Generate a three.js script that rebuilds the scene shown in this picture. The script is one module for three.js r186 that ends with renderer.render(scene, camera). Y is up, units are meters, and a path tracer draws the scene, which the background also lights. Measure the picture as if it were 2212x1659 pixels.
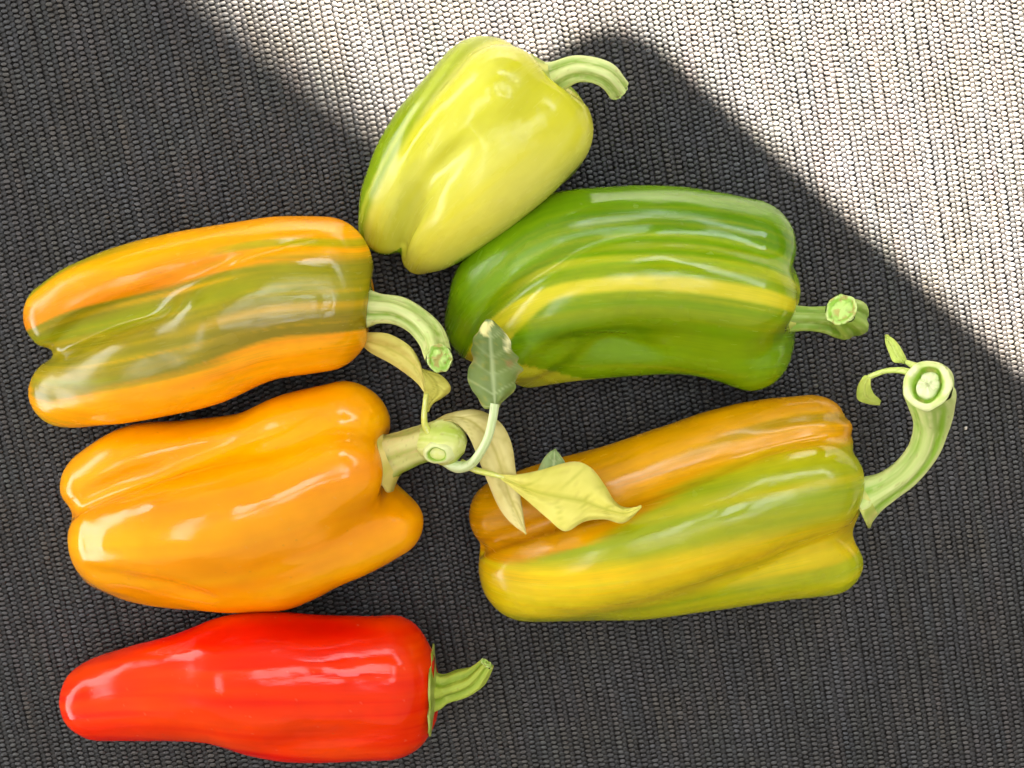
import * as THREE from 'three';
import { mergeGeometries } from 'three/addons/utils/BufferGeometryUtils.js';

// ------------------------------------------------------------------ camera, sky, sun, exposure
const scene = new THREE.Scene();
const HALF = 0.25, DIST = 0.384, TILT = 8.5 * Math.PI / 180;
const camera = new THREE.PerspectiveCamera(2 * Math.atan(HALF) * 180 / Math.PI, 4 / 3, 0.02, 60);
camera.position.set(0, DIST * Math.cos(TILT), -DIST * Math.sin(TILT));
camera.up.set(0, 0, -1);
camera.lookAt(0, 0, 0);
camera.updateMatrixWorld(true);
const renderer = new THREE.WebGLRenderer({ antialias: true });
renderer.toneMapping = THREE.LinearToneMapping;
renderer.toneMappingExposure = 18.5;
renderer.shadowMap.enabled = true;
const toSun = new THREE.Vector3(0.12, 1.08, -1).normalize();

{ // clear summer sky with a soft aureole round the sun and a paler horizon
  const w = 256, h = 128, d = new Float32Array(w * h * 4);
  const dir = new THREE.Vector3();
  for (let j = 0; j < h; j++) for (let i = 0; i < w; i++) {
    const el = ((j + 0.5) / h - 0.5) * Math.PI, az = ((i + 0.5) / w - 0.5) * 2 * Math.PI;
    dir.set(Math.cos(el) * Math.cos(az), Math.sin(el), Math.cos(el) * Math.sin(az));
    const c = Math.max(0, dir.dot(toSun)), hz = Math.exp(-Math.max(0, dir.y) * 3.2);
    const g = 0.32 + 0.07 * hz + 0.15 * Math.pow(c, 12);
    const o = (j * w + i) * 4;
    d[o] = g * (0.96 + 0.04 * hz); d[o + 1] = g; d[o + 2] = g * (1.05 - 0.05 * hz); d[o + 3] = 1;
  }
  const t = new THREE.DataTexture(d, w, h, THREE.RGBAFormat, THREE.FloatType);
  t.mapping = THREE.EquirectangularReflectionMapping; t.magFilter = THREE.LinearFilter; t.needsUpdate = true;
  scene.background = t; scene.environment = t;
}
const sun = new THREE.DirectionalLight(0xfff1de, 5);
sun.position.copy(toSun).multiplyScalar(6); sun.castShadow = true; sun.shadow.radius = 1;
Object.assign(sun.shadow.camera, { left: -1.5, right: 1.5, top: 1.5, bottom: -1.5, near: 0.1, far: 14 });
sun.shadow.mapSize.set(2048, 2048);
scene.add(sun, sun.target);

// ------------------------------------------------------------------ helpers
let rs = 12345;
const rnd = () => { rs = (rs + 0x6d2b79f5) | 0; let t = Math.imul(rs ^ (rs >>> 15), 1 | rs); t = (t + Math.imul(t ^ (t >>> 7), 61 | t)) ^ t; return ((t ^ (t >>> 14)) >>> 0) / 4294967296; };
const hash = (x, y, z) => { let h = Math.imul(x, 374761393) ^ Math.imul(y, 668265263) ^ Math.imul(z, 2147483629); h = Math.imul(h ^ (h >>> 13), 1274126177); return ((h ^ (h >>> 16)) >>> 0) / 4294967296; };
const sm = (t) => t * t * (3 - 2 * t), mix = (a, b, t) => a + (b - a) * t;
function noise(x, y, z) { // -1..1
  const i = Math.floor(x), j = Math.floor(y), k = Math.floor(z), u = sm(x - i), v = sm(y - j), w = sm(z - k);
  const f = (a, b, c) => hash(i + a, j + b, k + c);
  return 2 * mix(mix(mix(f(0, 0, 0), f(1, 0, 0), u), mix(f(0, 1, 0), f(1, 1, 0), u), v), mix(mix(f(0, 0, 1), f(1, 0, 1), u), mix(f(0, 1, 1), f(1, 1, 1), u), v), w) - 1;
}
const step = (a, b, x) => sm(Math.min(1, Math.max(0, (x - a) / (b - a))));
const lin = (r, g, b) => { const c = new THREE.Color().setRGB(r / 255, g / 255, b / 255, THREE.SRGBColorSpace); return [c.r, c.g, c.b]; };
const mixc = (a, b, t) => [mix(a[0], b[0], t), mix(a[1], b[1], t), mix(a[2], b[2], t)];
const band = (s, a, b, w) => step(a - w, a + w, s) * (1 - step(b - w, b + w, s));

// a place seen at (px, py) of a 2212 x 1659 sheet laid over the cloth, at a height in mm
const rayV = new THREE.Vector3();
function P(px, py, h = 0) {
  rayV.set((px / 2212 * 2 - 1) * HALF * 4 / 3, -(py / 1659 * 2 - 1) * HALF, -1).applyQuaternion(camera.quaternion);
  const t = (h / 1000 - camera.position.y) / rayV.y;
  return new THREE.Vector3().copy(camera.position).addScaledVector(rayV, t);
}
const pxAt = (p) => 2 * HALF * rayDepth(p) / 1659; // metres per sheet pixel at a point
const fwd = new THREE.Vector3(0, 0, -1).applyQuaternion(camera.quaternion);
const rayDepth = (p) => (p.x - camera.position.x) * fwd.x + (p.y - camera.position.y) * fwd.y + (p.z - camera.position.z) * fwd.z;

const names = {};
function numbered(n) { const k = names[n] = (names[n] ?? -1) + 1; return k ? n + '_' + String(k).padStart(3, '0') : n; }
function thing(name, label, category, pos, group) {
  const o = new THREE.Group(); o.name = numbered(name); if (pos) o.position.copy(pos); scene.add(o);
  o.userData = { label, category }; if (group) o.userData.group = group; return o;
}
function part(name, geo, mat, parent, label) {
  const m = new THREE.Mesh(geo, mat); m.name = name; m.castShadow = m.receiveShadow = true;
  if (label) m.userData.label = label;
  let o = parent, x = 0, y = 0, z = 0; while (o && o !== scene) { x += o.position.x; y += o.position.y; z += o.position.z; o = o.parent; }
  if (x || y || z) geo.translate(-x, -y, -z);
  parent.add(m); return m;
}
function catmull(pts, n) { // rows of numbers -> n+1 rows
  const out = [], m = pts.length - 1;
  for (let i = 0; i <= n; i++) {
    const f = Math.min(m - 1e-9, i / n * m), k = Math.floor(f), t = f - k;
    const a = pts[Math.max(0, k - 1)], b = pts[k], c = pts[k + 1], d = pts[Math.min(m, k + 2)];
    out.push(b.map((_, q) => 0.5 * (2 * b[q] + (c[q] - a[q]) * t + (2 * a[q] - 5 * b[q] + 4 * c[q] - d[q]) * t * t + (3 * b[q] - a[q] - 3 * c[q] + d[q]) * t * t * t)));
  }
  return out;
}

// ------------------------------------------------------------------ materials
const per = (x, y, px, py, k) => { const i = Math.floor(x), j = Math.floor(y), u = sm(x - i), v = sm(y - j), w = (a, n) => ((a % n) + n) % n, f = (a, b) => hash(w(i + a, px), w(j + b, py), k); return 2 * mix(mix(f(0, 0), f(1, 0), u), mix(f(0, 1), f(1, 1), u), v) - 1; };
function tex(n, fn) { const d = new Uint8Array(n * n * 4); for (let y = 0; y < n; y++) for (let x = 0; x < n; x++) { const v = Math.round(255 * Math.min(1, Math.max(0, fn(x / n, y / n)))), o = (y * n + x) * 4; d[o] = d[o + 1] = d[o + 2] = v; d[o + 3] = 255; } const t = new THREE.DataTexture(d, n, n); t.wrapS = t.wrapT = THREE.RepeatWrapping; t.magFilter = THREE.LinearFilter; t.needsUpdate = true; return t; }
// waxy skin: scuffed and duller in patches, faintly wavy, with pores
const waxy = tex(512, (u, v) => 0.5 + 0.3 * per(u * 5, v * 7, 5, 7, 1) + 0.2 * per(u * 11, v * 19, 11, 19, 2) + 0.12 * per(u * 40, v * 60, 40, 60, 3) + (per(u * 23, v * 90, 23, 90, 8) > 0.8 ? 0.3 : 0));
const wavy = tex(1024, (u, v) => 0.5 + 0.22 * per(u * 9, v * 12, 9, 12, 4) + 0.14 * per(u * 20, v * 30, 20, 30, 5) + 0.03 * per(u * 60, v * 110, 60, 110, 6) + 0.012 * per(u * 250, v * 250, 250, 250, 7));
function streaks(amp) { // fine growth streaks along the fruit, greener or yellower
  const n = 1024, d = new Uint8Array(n * n * 4);
  for (let y = 0; y < n; y++) for (let x = 0; x < n; x++) {
    const u = x / n, v = y / n, w = v + 0.004 * per(u * 9, v * 12, 9, 12, 31);
    const a = per(u * 7, w * 150, 7, 150, 21), b = per(u * 14, w * 320, 14, 320, 22), c = per(u * 6, v * 12, 6, 12, 23), e = per(u * 40, v * 60, 40, 60, 24);
    const k = amp * Math.max(0, 0.6 + 0.9 * c) * (0.6 * a + 0.45 * b) + amp * 0.35 * e, o = (y * n + x) * 4;
    d[o] = 255 * Math.min(1, Math.max(0, 0.97 + k * 1.5)); d[o + 1] = 255 * Math.min(1, 0.98 + k * 0.9); d[o + 2] = 255 * Math.min(1, Math.max(0, 0.97 + k)); d[o + 3] = 255;
  }
  const t = new THREE.DataTexture(d, n, n); t.wrapS = t.wrapT = THREE.RepeatWrapping; t.magFilter = THREE.LinearFilter; t.colorSpace = THREE.SRGBColorSpace; t.needsUpdate = true; return t;
}
const streaky = streaks(0.04), faint = streaks(0.006);
const skinOf = (gloss, rough, map) => new THREE.MeshPhysicalMaterial({ map, vertexColors: true, roughness: rough, roughnessMap: waxy, bumpMap: wavy, bumpScale: 0.00015, specularIntensity: gloss });
const stemMat = new THREE.MeshPhysicalMaterial({ vertexColors: true, roughness: 0.55, specularIntensity: 0.8 });
const leafMat = new THREE.MeshPhysicalMaterial({ vertexColors: true, roughness: 0.6, side: THREE.DoubleSide, specularIntensity: 0.8 });

// ------------------------------------------------------------------ the cloth
{
  const cloth = new THREE.Group(); cloth.name = 'woven_cloth'; scene.add(cloth);
  cloth.userData = { kind: 'structure', label: 'dark grey ribbed woven outdoor fabric lying flat under the peppers', category: 'cloth' };
  const base = new THREE.BoxGeometry(1.1, 0.004, 1.5); base.translate(0, -0.0035, 0);
  part('backing', base, new THREE.MeshStandardMaterial({ color: new THREE.Color().setRGB(0.02, 0.0185, 0.0175), roughness: 0.8 }), cloth);
  const bead = new THREE.SphereGeometry(1, 9, 6);
  const U = 0.256 / 3840, COL = 42.6 * U, ROW = 19.3 * U, A = 10 * Math.PI / 180;
  const nx = 110, nz = 205;
  const mk = (name, mat, off, sx, sy, sz, y, jitter, tint) => {
    const count = (2 * nx + 1) * (2 * nz + 1), im = new THREE.InstancedMesh(bead, mat, count);
    const m = new THREE.Matrix4(), q = new THREE.Quaternion(), p = new THREE.Vector3(), s = new THREE.Vector3(), up = new THREE.Vector3(0, 1, 0), c = new THREE.Color();
    let n = 0;
    for (let i = -nx; i <= nx; i++) {
      const wob = noise(i * 0.37, 3, off) * 0.1;
      for (let j = -nz; j <= nz; j++) {
        const u = (i + off + wob * 0.4 + 0.07 * noise(i * 0.7, j * 0.09, 5 + off) + (rnd() - 0.5) * jitter) * COL, v = (j + off + 0.25 * noise(i * 1.3, j * 0.05, 9) + (rnd() - 0.5) * jitter) * ROW;
        p.set(u * Math.cos(A) + v * Math.sin(A), y * U + 0.0001 * noise(i * 0.21, j * 0.09, 2), v * Math.cos(A) - u * Math.sin(A) * 0.08);
        q.setFromAxisAngle(up, (rnd() - 0.5) * 0.22 + A * 0.3);
        const k = 0.9 + 0.2 * rnd();
        s.set(sx * U * k, sy * U * (0.85 + 0.3 * rnd()), sz * U * (0.9 + 0.2 * rnd()));
        im.setMatrixAt(n, m.compose(p, q, s));
        const g = (0.78 + 0.44 * rnd()) * (1 + 0.18 * noise(i * 0.5, j * 0.07, 7)), h = tint * noise(i * 0.8, j * 0.12, 4), h2 = tint * noise(i * 0.6, j * 0.15, 14);
        c.setRGB(g * (1 + h), g, g * (1 - h * 0.6 + h2)); im.setColorAt(n, c); n++;
      }
    }
    im.name = name; im.userData.kind = 'stuff'; im.castShadow = im.receiveShadow = true; cloth.add(im);
  };
  mk('pale_threads', new THREE.MeshStandardMaterial({ color: new THREE.Color().setRGB(0.059, 0.0572, 0.0558), roughness: 0.5 }), 0, 12.4, 3.6, 7.5, 1, 0.06, 0.1);
  mk('dark_threads', new THREE.MeshStandardMaterial({ color: new THREE.Color().setRGB(0.0188, 0.0186, 0.0192), roughness: 0.5 }), 0.5, 11, 3.6, 10.4, -1.5, 0.06, 0.09);
}

// ------------------------------------------------------------------ what shades the cloth, and the ground beyond it
{
  const dn = (p, h) => p.clone().addScaledVector(toSun, h / toSun.y);
  const slab = (pts, round, th, y) => { // pts: [x, z]
    const sh = new THREE.Shape(), n = pts.length;
    for (let i = 0; i < n; i++) {
      const a = pts[(i + n - 1) % n], b = pts[i], c = pts[(i + 1) % n];
      const r = round[i], la = Math.hypot(a[0] - b[0], a[1] - b[1]), lc = Math.hypot(c[0] - b[0], c[1] - b[1]);
      const p = [b[0] + (a[0] - b[0]) / la * r, b[1] + (a[1] - b[1]) / la * r], q = [b[0] + (c[0] - b[0]) / lc * r, b[1] + (c[1] - b[1]) / lc * r];
      if (i) sh.lineTo(p[0], -p[1]); else sh.moveTo(p[0], -p[1]);
      sh.quadraticCurveTo(b[0], -b[1], q[0], -q[1]);
    }
    const g = new THREE.ExtrudeGeometry(sh, { depth: th, bevelEnabled: false, curveSegments: 16 });
    g.rotateX(-Math.PI / 2); g.translate(0, y, 0); return g;
  };
  const canvas = new THREE.MeshPhysicalMaterial({ color: new THREE.Color().setRGB(0.17, 0.165, 0.16), roughness: 1, transmission: 0.13, thickness: 0, side: THREE.DoubleSide });
  const card = new THREE.MeshStandardMaterial({ color: new THREE.Color().setRGB(0.2, 0.18, 0.16), roughness: 0.8 });
  const hB = 1.42, b0 = dn(P(530, 0), hB), b1 = dn(P(885, 278), hB), e = b1.clone().sub(b0).normalize(), nrm = new THREE.Vector3(-e.z, 0, e.x);
  const at = (u, v) => { const p = b0.clone().addScaledVector(e, u).addScaledVector(nrm, v); return [p.x, p.z]; };
  const roofShape = new THREE.Shape([[-5, -4.2], [4.2, -4.2], [4.2, 4.2], [-5, 4.2]].map(([x, z]) => new THREE.Vector2(x, -z)));
  const hole = (pts) => roofShape.holes.push(new THREE.Path(pts.map(([x, z]) => new THREE.Vector2(x, -z))));
  hole([at(-0.5, 0), at(1.2, 0), at(1.2, -0.7), at(-0.5, -0.7)]);
  for (const [x0, z0, x1, z1] of [[-0.42, -0.62, -0.12, -0.2], [0.0, -0.7, 0.2, -0.25], [0.28, -0.6, 0.52, -0.16], [-0.3, -0.1, 0.02, 0.06], [0.14, -0.08, 0.5, 0.1], [-1.15, -0.4, -0.82, 0.5]]) hole([[x0, z0], [x1, z0], [x1, z1], [x0, z1]]);
  const rg = new THREE.ShapeGeometry(roofShape); rg.rotateX(-Math.PI / 2); rg.translate(0, hB, 0);
  const aw1 = thing('shade_cloth', 'grey shade cloth with open panels stretched above and outside the picture', 'shade cloth');
  part('cloth_panel', rg, canvas, aw1);
  const hA = 0.47, c0 = dn(P(1338, 6), hA), c1 = dn(P(1020, 215), hA), c2 = dn(P(2230, 812), hA);
  const d1 = c1.clone().sub(c0).normalize(), d2 = c2.clone().sub(c0).normalize();
  const q = (u, v) => { const p = c0.clone().addScaledVector(d1, u).addScaledVector(d2, v); return [p.x, p.z]; };
  const bd = slab([q(0, 0), q(0.2, 0), q(0.2, 0.34), q(0, 0.34)], [0.016, 0.02, 0.02, 0.02], 0.012, hA);
  const bd1 = thing('serving_tray', 'pale round-cornered tray held above the cloth outside the picture', 'tray');
  part('tray_panel', bd, card, bd1);
  const pt = new THREE.BoxGeometry(60, 0.1, 60); pt.translate(0, -0.46, 0);
  const wl = mergeGeometries([new THREE.BoxGeometry(9.2, 2.2, 0.2).translate(-0.4, 0.68, 4), new THREE.BoxGeometry(9.2, 2.2, 0.2).translate(-0.4, 0.68, -4), new THREE.BoxGeometry(0.2, 2.2, 7.8).translate(4.1, 0.68, 0)]);
  const wall = thing('garden_wall', 'rough grey garden wall round three sides, outside the picture', 'wall'); part('wall_panel', wl, new THREE.MeshStandardMaterial({ color: new THREE.Color().setRGB(0.22, 0.2, 0.18), roughness: 0.95 }), wall);
  const patio = part('patio', pt, new THREE.MeshStandardMaterial({ color: new THREE.Color().setRGB(0.2, 0.19, 0.175), roughness: 0.9 }), scene);
  patio.userData = { kind: 'structure' };
}

// ------------------------------------------------------------------ peppers: lobes blended in a distance field
function lobeField(def) {
  const lobes = def.lobes.map((l, li) => {
    if (!li) l.pts.forEach((q) => { q[2] -= 0.6; });
    const rows = catmull(l.pts.map(([x, y, h, r]) => { const p = P(x, y, h); return [p.x * 1000, p.y * 1000, p.z * 1000, r * pxAt(p) * 1000]; }), (l.pts.length - 1) * 4), ctl = l.pts.map(([x, y, h, r]) => { const p = P(x, y, h); return [p.x * 1000, p.y * 1000, p.z * 1000, r * pxAt(p) * 1000]; });
    const lo = [0, 1, 2].map((a) => Math.min(...rows.map((r) => r[a] - r[3])) - 0.5), hi = [0, 1, 2].map((a) => Math.max(...rows.map((r) => r[a] + r[3])) + 0.5);
    return { rows, ctl, lo, hi, k: l.k ?? def.k ?? 3, n: rows.length - 1 };
  });
  const cuts = (def.cuts ?? []).map((c) => {
    const rows = catmull(c.pts.map(([x, y, h, r]) => { const p = P(x, y, h); return [p.x * 1000, p.y * 1000, p.z * 1000, r * pxAt(p) * 1000]; }), (c.pts.length - 1) * 6);
    return { rows, k: c.k ?? 3, n: rows.length - 1 };
  });
  const cr = (L, u, q) => { const m = L.ctl.length - 1, f = u < 0 ? 0 : u > m - 1e-9 ? m - 1e-9 : u, k = Math.floor(f), t = f - k, a = L.ctl[k ? k - 1 : 0][q], b = L.ctl[k][q], c = L.ctl[k + 1][q], d = L.ctl[k + 2 > m ? m : k + 2][q]; return 0.5 * (2 * b + (c - a) * t + (2 * a - 5 * b + 4 * c - d) * t * t + (3 * b - a - 3 * c + d) * t * t * t); };
  const reach = (L, u, x, y, z) => { const a = cr(L, u, 0) - x, b = cr(L, u, 1) - y, c = cr(L, u, 2) - z; return Math.sqrt(a * a + b * b + c * c) - cr(L, u, 3); };
  const chain = (L, x, y, z, fine) => {
    let best = 1e9, bu = 0;
    for (let i = 0; i < L.n; i++) {
      const a = L.rows[i], b = L.rows[i + 1], ex = b[0] - a[0], ey = b[1] - a[1], ez = b[2] - a[2], vx = x - a[0], vy = y - a[1], vz = z - a[2];
      let t = (vx * ex + vy * ey + vz * ez) / (ex * ex + ey * ey + ez * ez + 1e-9); t = t < 0 ? 0 : t > 1 ? 1 : t;
      const qx = vx - ex * t, qy = vy - ey * t, qz = vz - ez * t, d = Math.sqrt(qx * qx + qy * qy + qz * qz) - (a[3] + (b[3] - a[3]) * t);
      if (d < best) { best = d; bu = i + t; }
    }
    if (!fine || best > 6) return best;
    const m = L.ctl.length - 1; let u = bu / L.n * m, w = 0.6 * m / L.n, f1 = reach(L, u, x, y, z);
    for (let it = 0; it < 3; it++) {
      const ua = Math.max(0, u - w), ub = Math.min(m, u + w), uc = (ua + ub) / 2, fa = reach(L, ua, x, y, z), fb = reach(L, ub, x, y, z), fc = reach(L, uc, x, y, z), den = fa - 2 * fc + fb, hw = (ub - ua) / 2;
      let un = den > 1e-9 ? uc + hw * 0.5 * (fa - fb) / den : fa < fb ? ua : ub; un = Math.max(0, Math.min(m, Math.max(ua - hw, Math.min(ub + hw, un))));
      const fn = reach(L, un, x, y, z); if (fn < f1) { f1 = fn; u = un; } if (fa < f1) { f1 = fa; u = ua; } if (fb < f1) { f1 = fb; u = ub; } w *= 0.35;
    }
    return f1;
  };
  const seed = def.seed, bump = def.bump ?? 0.35;
  const raw = (x, y, z, fine) => {
    let d = chain(lobes[0], x, y, z, fine);
    for (let i = 1; i < lobes.length; i++) { const Lb = lobes[i], bx = Math.max(Lb.lo[0] - x, 0, x - Lb.hi[0]), by = Math.max(Lb.lo[1] - y, 0, y - Lb.hi[1]), bz = Math.max(Lb.lo[2] - z, 0, z - Lb.hi[2]); if (bx + by + bz > 0 && Math.sqrt(bx * bx + by * by + bz * bz) > d + Lb.k) continue; const e = chain(lobes[i], x, y, z, fine), k = lobes[i].k, h = Math.max(k - Math.abs(d - e), 0) / k; d = Math.min(d, e) - h * h * k * 0.25; }
    for (const c of cuts) { const e = -chain(c, x, y, z), h = Math.max(c.k - Math.abs(d - e), 0) / c.k; d = Math.max(d, e) + h * h * c.k * 0.25; }
    return d;
  };
  // creases and swellings follow lines on the surface: rows of px, py, depth mm, width px (soft: rounded profile)
  const lines = (def.creases ?? []).map((cr0) => {
    const rows = catmull(cr0.pts, (cr0.pts.length - 1) * 5).map(([px, py, dep, w]) => {
      const q = P(px, py, 0), dir = q.clone().sub(camera.position).normalize(), p = camera.position.clone(); let t = 0.26;
      for (let i = 0; i < 60; i++) { p.copy(camera.position).addScaledVector(dir, t); const d = raw(p.x * 1000, p.y * 1000, p.z * 1000); if (d < 0.03 || t > 0.42) break; t += d / 1000 * 0.8; }
      return [p.x * 1000, p.y * 1000, p.z * 1000, dep, w * pxAt(p) * 1000];
    });
    return { rows, soft: cr0.soft };
  });
  const dents = (x, y, z) => {
    let sum = 0;
    for (const L of lines) {
      let best = 1e9, dep = 0, w = 1;
      for (let i = 0; i < L.rows.length - 1; i++) {
        const a = L.rows[i], b = L.rows[i + 1], ex = b[0] - a[0], ey = b[1] - a[1], ez = b[2] - a[2], vx = x - a[0], vy = y - a[1], vz = z - a[2];
        let t = (vx * ex + vy * ey + vz * ez) / (ex * ex + ey * ey + ez * ez + 1e-9); t = t < 0 ? 0 : t > 1 ? 1 : t;
        const qx = vx - ex * t, qy = vy - ey * t, qz = vz - ez * t, d = qx * qx + qy * qy + qz * qz;
        if (d < best) { best = d; dep = a[3] + (b[3] - a[3]) * t; w = a[4] + (b[4] - a[4]) * t; }
      }
      const r = Math.sqrt(best) / w;
      if (L.soft) { if (r < 2.6) sum += dep * Math.exp(-r * r); } else if (r < 1) { const q = Math.sqrt(r * r + 0.004); sum += dep * Math.max(0, 1 - q) ** 2; }
    }
    return sum;
  };
  return { raw, full: (x, y, z) => { let d = raw(x, y, z); if (Math.abs(d) > 5) return d; d = raw(x, y, z, true); return d + dents(x, y, z) + bump * (noise(x * 0.085 + seed, y * 0.12, z * 0.13) + 0.3 * noise(x * 0.18 + seed, y * 0.25, z * 0.25)); }, lobes };
}
function meshField(F, lobes, cell) {
  const lo = [1e9, 1e9, 1e9], hi = [-1e9, -1e9, -1e9];
  for (const l of lobes) for (const r of l.rows) for (let a = 0; a < 3; a++) { lo[a] = Math.min(lo[a], r[a] - r[3] - 2.5); hi[a] = Math.max(hi[a], r[a] + r[3] + 2.5); }
  const B = 6, nb = [0, 1, 2].map((a) => Math.ceil((hi[a] - lo[a]) / cell / B)), n = nb.map((v) => v * B + 1), v = new Float32Array(n[0] * n[1] * n[2]).fill(9);
  const at = (i, j, k) => (k * n[1] + j) * n[0] + i, reach = cell * B * 0.9 + 2.5;
  for (let c = 0; c < nb[2]; c++) for (let b = 0; b < nb[1]; b++) for (let a = 0; a < nb[0]; a++) {
    const d = F.raw(lo[0] + (a + 0.5) * B * cell, lo[1] + (b + 0.5) * B * cell, lo[2] + (c + 0.5) * B * cell), far = Math.abs(d) > reach;
    for (let k = c * B; k <= c * B + B; k++) for (let j = b * B; j <= b * B + B; j++) for (let i = a * B; i <= a * B + B; i++) {
      const o = at(i, j, k);
      if (far) { if (v[o] === 9) v[o] = d > 0 ? 8 : -8; } else if (Math.abs(v[o]) >= 8) v[o] = F.full(lo[0] + i * cell, lo[1] + j * cell, lo[2] + k * cell);
    }
  }
  const id = new Int32Array(v.length).fill(-1), pos = [], idx = [];
  for (let k = 0; k < n[2] - 1; k++) for (let j = 0; j < n[1] - 1; j++) for (let i = 0; i < n[0] - 1; i++) {
    let sx = 0, sy = 0, sz = 0, m = 0;
    const c = [v[at(i, j, k)], v[at(i + 1, j, k)], v[at(i, j + 1, k)], v[at(i + 1, j + 1, k)], v[at(i, j, k + 1)], v[at(i + 1, j, k + 1)], v[at(i, j + 1, k + 1)], v[at(i + 1, j + 1, k + 1)]];
    for (let a = 0; a < 8; a++) for (let b = 0; b < 3; b++) { const e = a | (1 << b); if (e === a || (c[a] < 0) === (c[e] < 0)) continue; const t = c[a] / (c[a] - c[e]); sx += (a & 1) + (b === 0 ? t : 0); sy += (a >> 1 & 1) + (b === 1 ? t : 0); sz += (a >> 2 & 1) + (b === 2 ? t : 0); m++; }
    if (!m) continue;
    id[at(i, j, k)] = pos.length / 3; pos.push(lo[0] + (i + sx / m) * cell, lo[1] + (j + sy / m) * cell, lo[2] + (k + sz / m) * cell);
  }
  for (let k = 1; k < n[2] - 1; k++) for (let j = 1; j < n[1] - 1; j++) for (let i = 1; i < n[0] - 1; i++) {
    const s = v[at(i, j, k)] < 0;
    const quad = (a, b, c, d, f) => { if (f) idx.push(a, b, c, a, c, d); else idx.push(a, c, b, a, d, c); };
    if (s !== v[at(i + 1, j, k)] < 0) quad(id[at(i, j - 1, k - 1)], id[at(i, j, k - 1)], id[at(i, j, k)], id[at(i, j - 1, k)], s);
    if (s !== v[at(i, j + 1, k)] < 0) quad(id[at(i - 1, j, k - 1)], id[at(i - 1, j, k)], id[at(i, j, k)], id[at(i, j, k - 1)], s);
    if (s !== v[at(i, j, k + 1)] < 0) quad(id[at(i - 1, j - 1, k)], id[at(i, j - 1, k)], id[at(i, j, k)], id[at(i - 1, j, k)], s);
  }
  const nv = pos.length / 3, nor = new Float32Array(nv * 3), p = new Float32Array(pos), h = 0.25;
  for (let q = 0; q < nv; q++) { // one step on to the surface, its slope from four samples
    const x = p[q * 3], y = p[q * 3 + 1], z = p[q * 3 + 2];
    const a = F.full(x + h, y - h, z - h), b = F.full(x - h, y - h, z + h), c = F.full(x - h, y + h, z - h), e = F.full(x + h, y + h, z + h);
    const gx = a - b - c + e, gy = -a - b + c + e, gz = -a + b - c + e, l = Math.hypot(gx, gy, gz) || 1, mv = Math.max(-cell, Math.min(cell, (a + b + c + e) / 4));
    p[q * 3] = x - gx / l * mv; p[q * 3 + 1] = y - gy / l * mv; p[q * 3 + 2] = z - gz / l * mv; nor[q * 3] = gx / l; nor[q * 3 + 1] = gy / l; nor[q * 3 + 2] = gz / l;
  }
  return { p, nor, idx };
}
function flowOf(axis) { // axis rows: px, py, h, half width in px; gives t (tip 0 .. stem 1) and s (-1 upper edge .. 1 lower edge, beyond on the underside)
  const rows = catmull(axis.map(([x, y, h, w]) => { const p = P(x, y, h); return [p.x * 1000, p.y * 1000, p.z * 1000, w * pxAt(p) * 1000]; }), 24), n = 24;
  return (x, y, z) => {
    let best = 1e9, T = 0, L = 0, W = 1, H = 0;
    for (let i = 0; i < n; i++) {
      const a = rows[i], b = rows[i + 1], ex = b[0] - a[0], ez = b[2] - a[2], vx = x - a[0], vz = z - a[2], ll = ex * ex + ez * ez;
      let t = (vx * ex + vz * ez) / ll; const tc = Math.max(i ? 0 : -9, Math.min(i === n - 1 ? 9 : 1, t)), qx = vx - ex * tc, qz = vz - ez * tc, d = qx * qx + qz * qz;
      if (d < best) { best = d; const c = Math.max(0, Math.min(1, tc)); T = (i + tc) / n; L = (ex * vz - ez * vx) / Math.sqrt(ll); W = a[3] + (b[3] - a[3]) * c; H = a[1] + (b[1] - a[1]) * c; }
    }
    let s = L / W; if (y < H) s = Math.sign(s) * (2 - Math.min(1.2, Math.abs(s)));
    return [T, s];
  };
}
const CELL = 0.5;
function pepperBody(def, parent) {
  const F = lobeField(def), { p, nor, idx } = meshField(F, F.lobes, def.cell ?? CELL), flow = flowOf(def.axis), n = p.length / 3, col = new Float32Array(n * 3), uv = new Float32Array(n * 2);
  let low = 9;
  for (let i = 0; i < n; i++) {
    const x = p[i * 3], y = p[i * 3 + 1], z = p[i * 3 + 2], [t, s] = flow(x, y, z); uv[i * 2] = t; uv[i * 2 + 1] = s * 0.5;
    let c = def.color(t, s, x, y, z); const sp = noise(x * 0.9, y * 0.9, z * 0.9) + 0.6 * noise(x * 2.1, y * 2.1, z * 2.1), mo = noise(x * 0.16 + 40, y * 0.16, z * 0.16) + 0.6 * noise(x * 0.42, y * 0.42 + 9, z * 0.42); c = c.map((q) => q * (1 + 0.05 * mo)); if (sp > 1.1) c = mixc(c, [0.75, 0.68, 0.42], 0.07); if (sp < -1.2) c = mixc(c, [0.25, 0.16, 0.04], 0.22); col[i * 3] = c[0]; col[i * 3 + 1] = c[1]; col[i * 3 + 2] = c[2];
    low = Math.min(low, y); p[i * 3] = x / 1000; p[i * 3 + 1] = y / 1000; p[i * 3 + 2] = z / 1000;
  }
  console.log(def.note, 'lowest', low.toFixed(2), 'verts', n);
  const g = new THREE.BufferGeometry();
  g.setAttribute('position', new THREE.BufferAttribute(p, 3)); g.setAttribute('normal', new THREE.BufferAttribute(nor, 3)); g.setAttribute('color', new THREE.BufferAttribute(col, 3)); g.setAttribute('uv', new THREE.BufferAttribute(uv, 2)); g.setIndex(idx);
  return part('body', g, skinOf(def.gloss ?? 0.9, def.rough ?? 0.3, def.streaky ? streaky : faint), parent);
}

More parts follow.
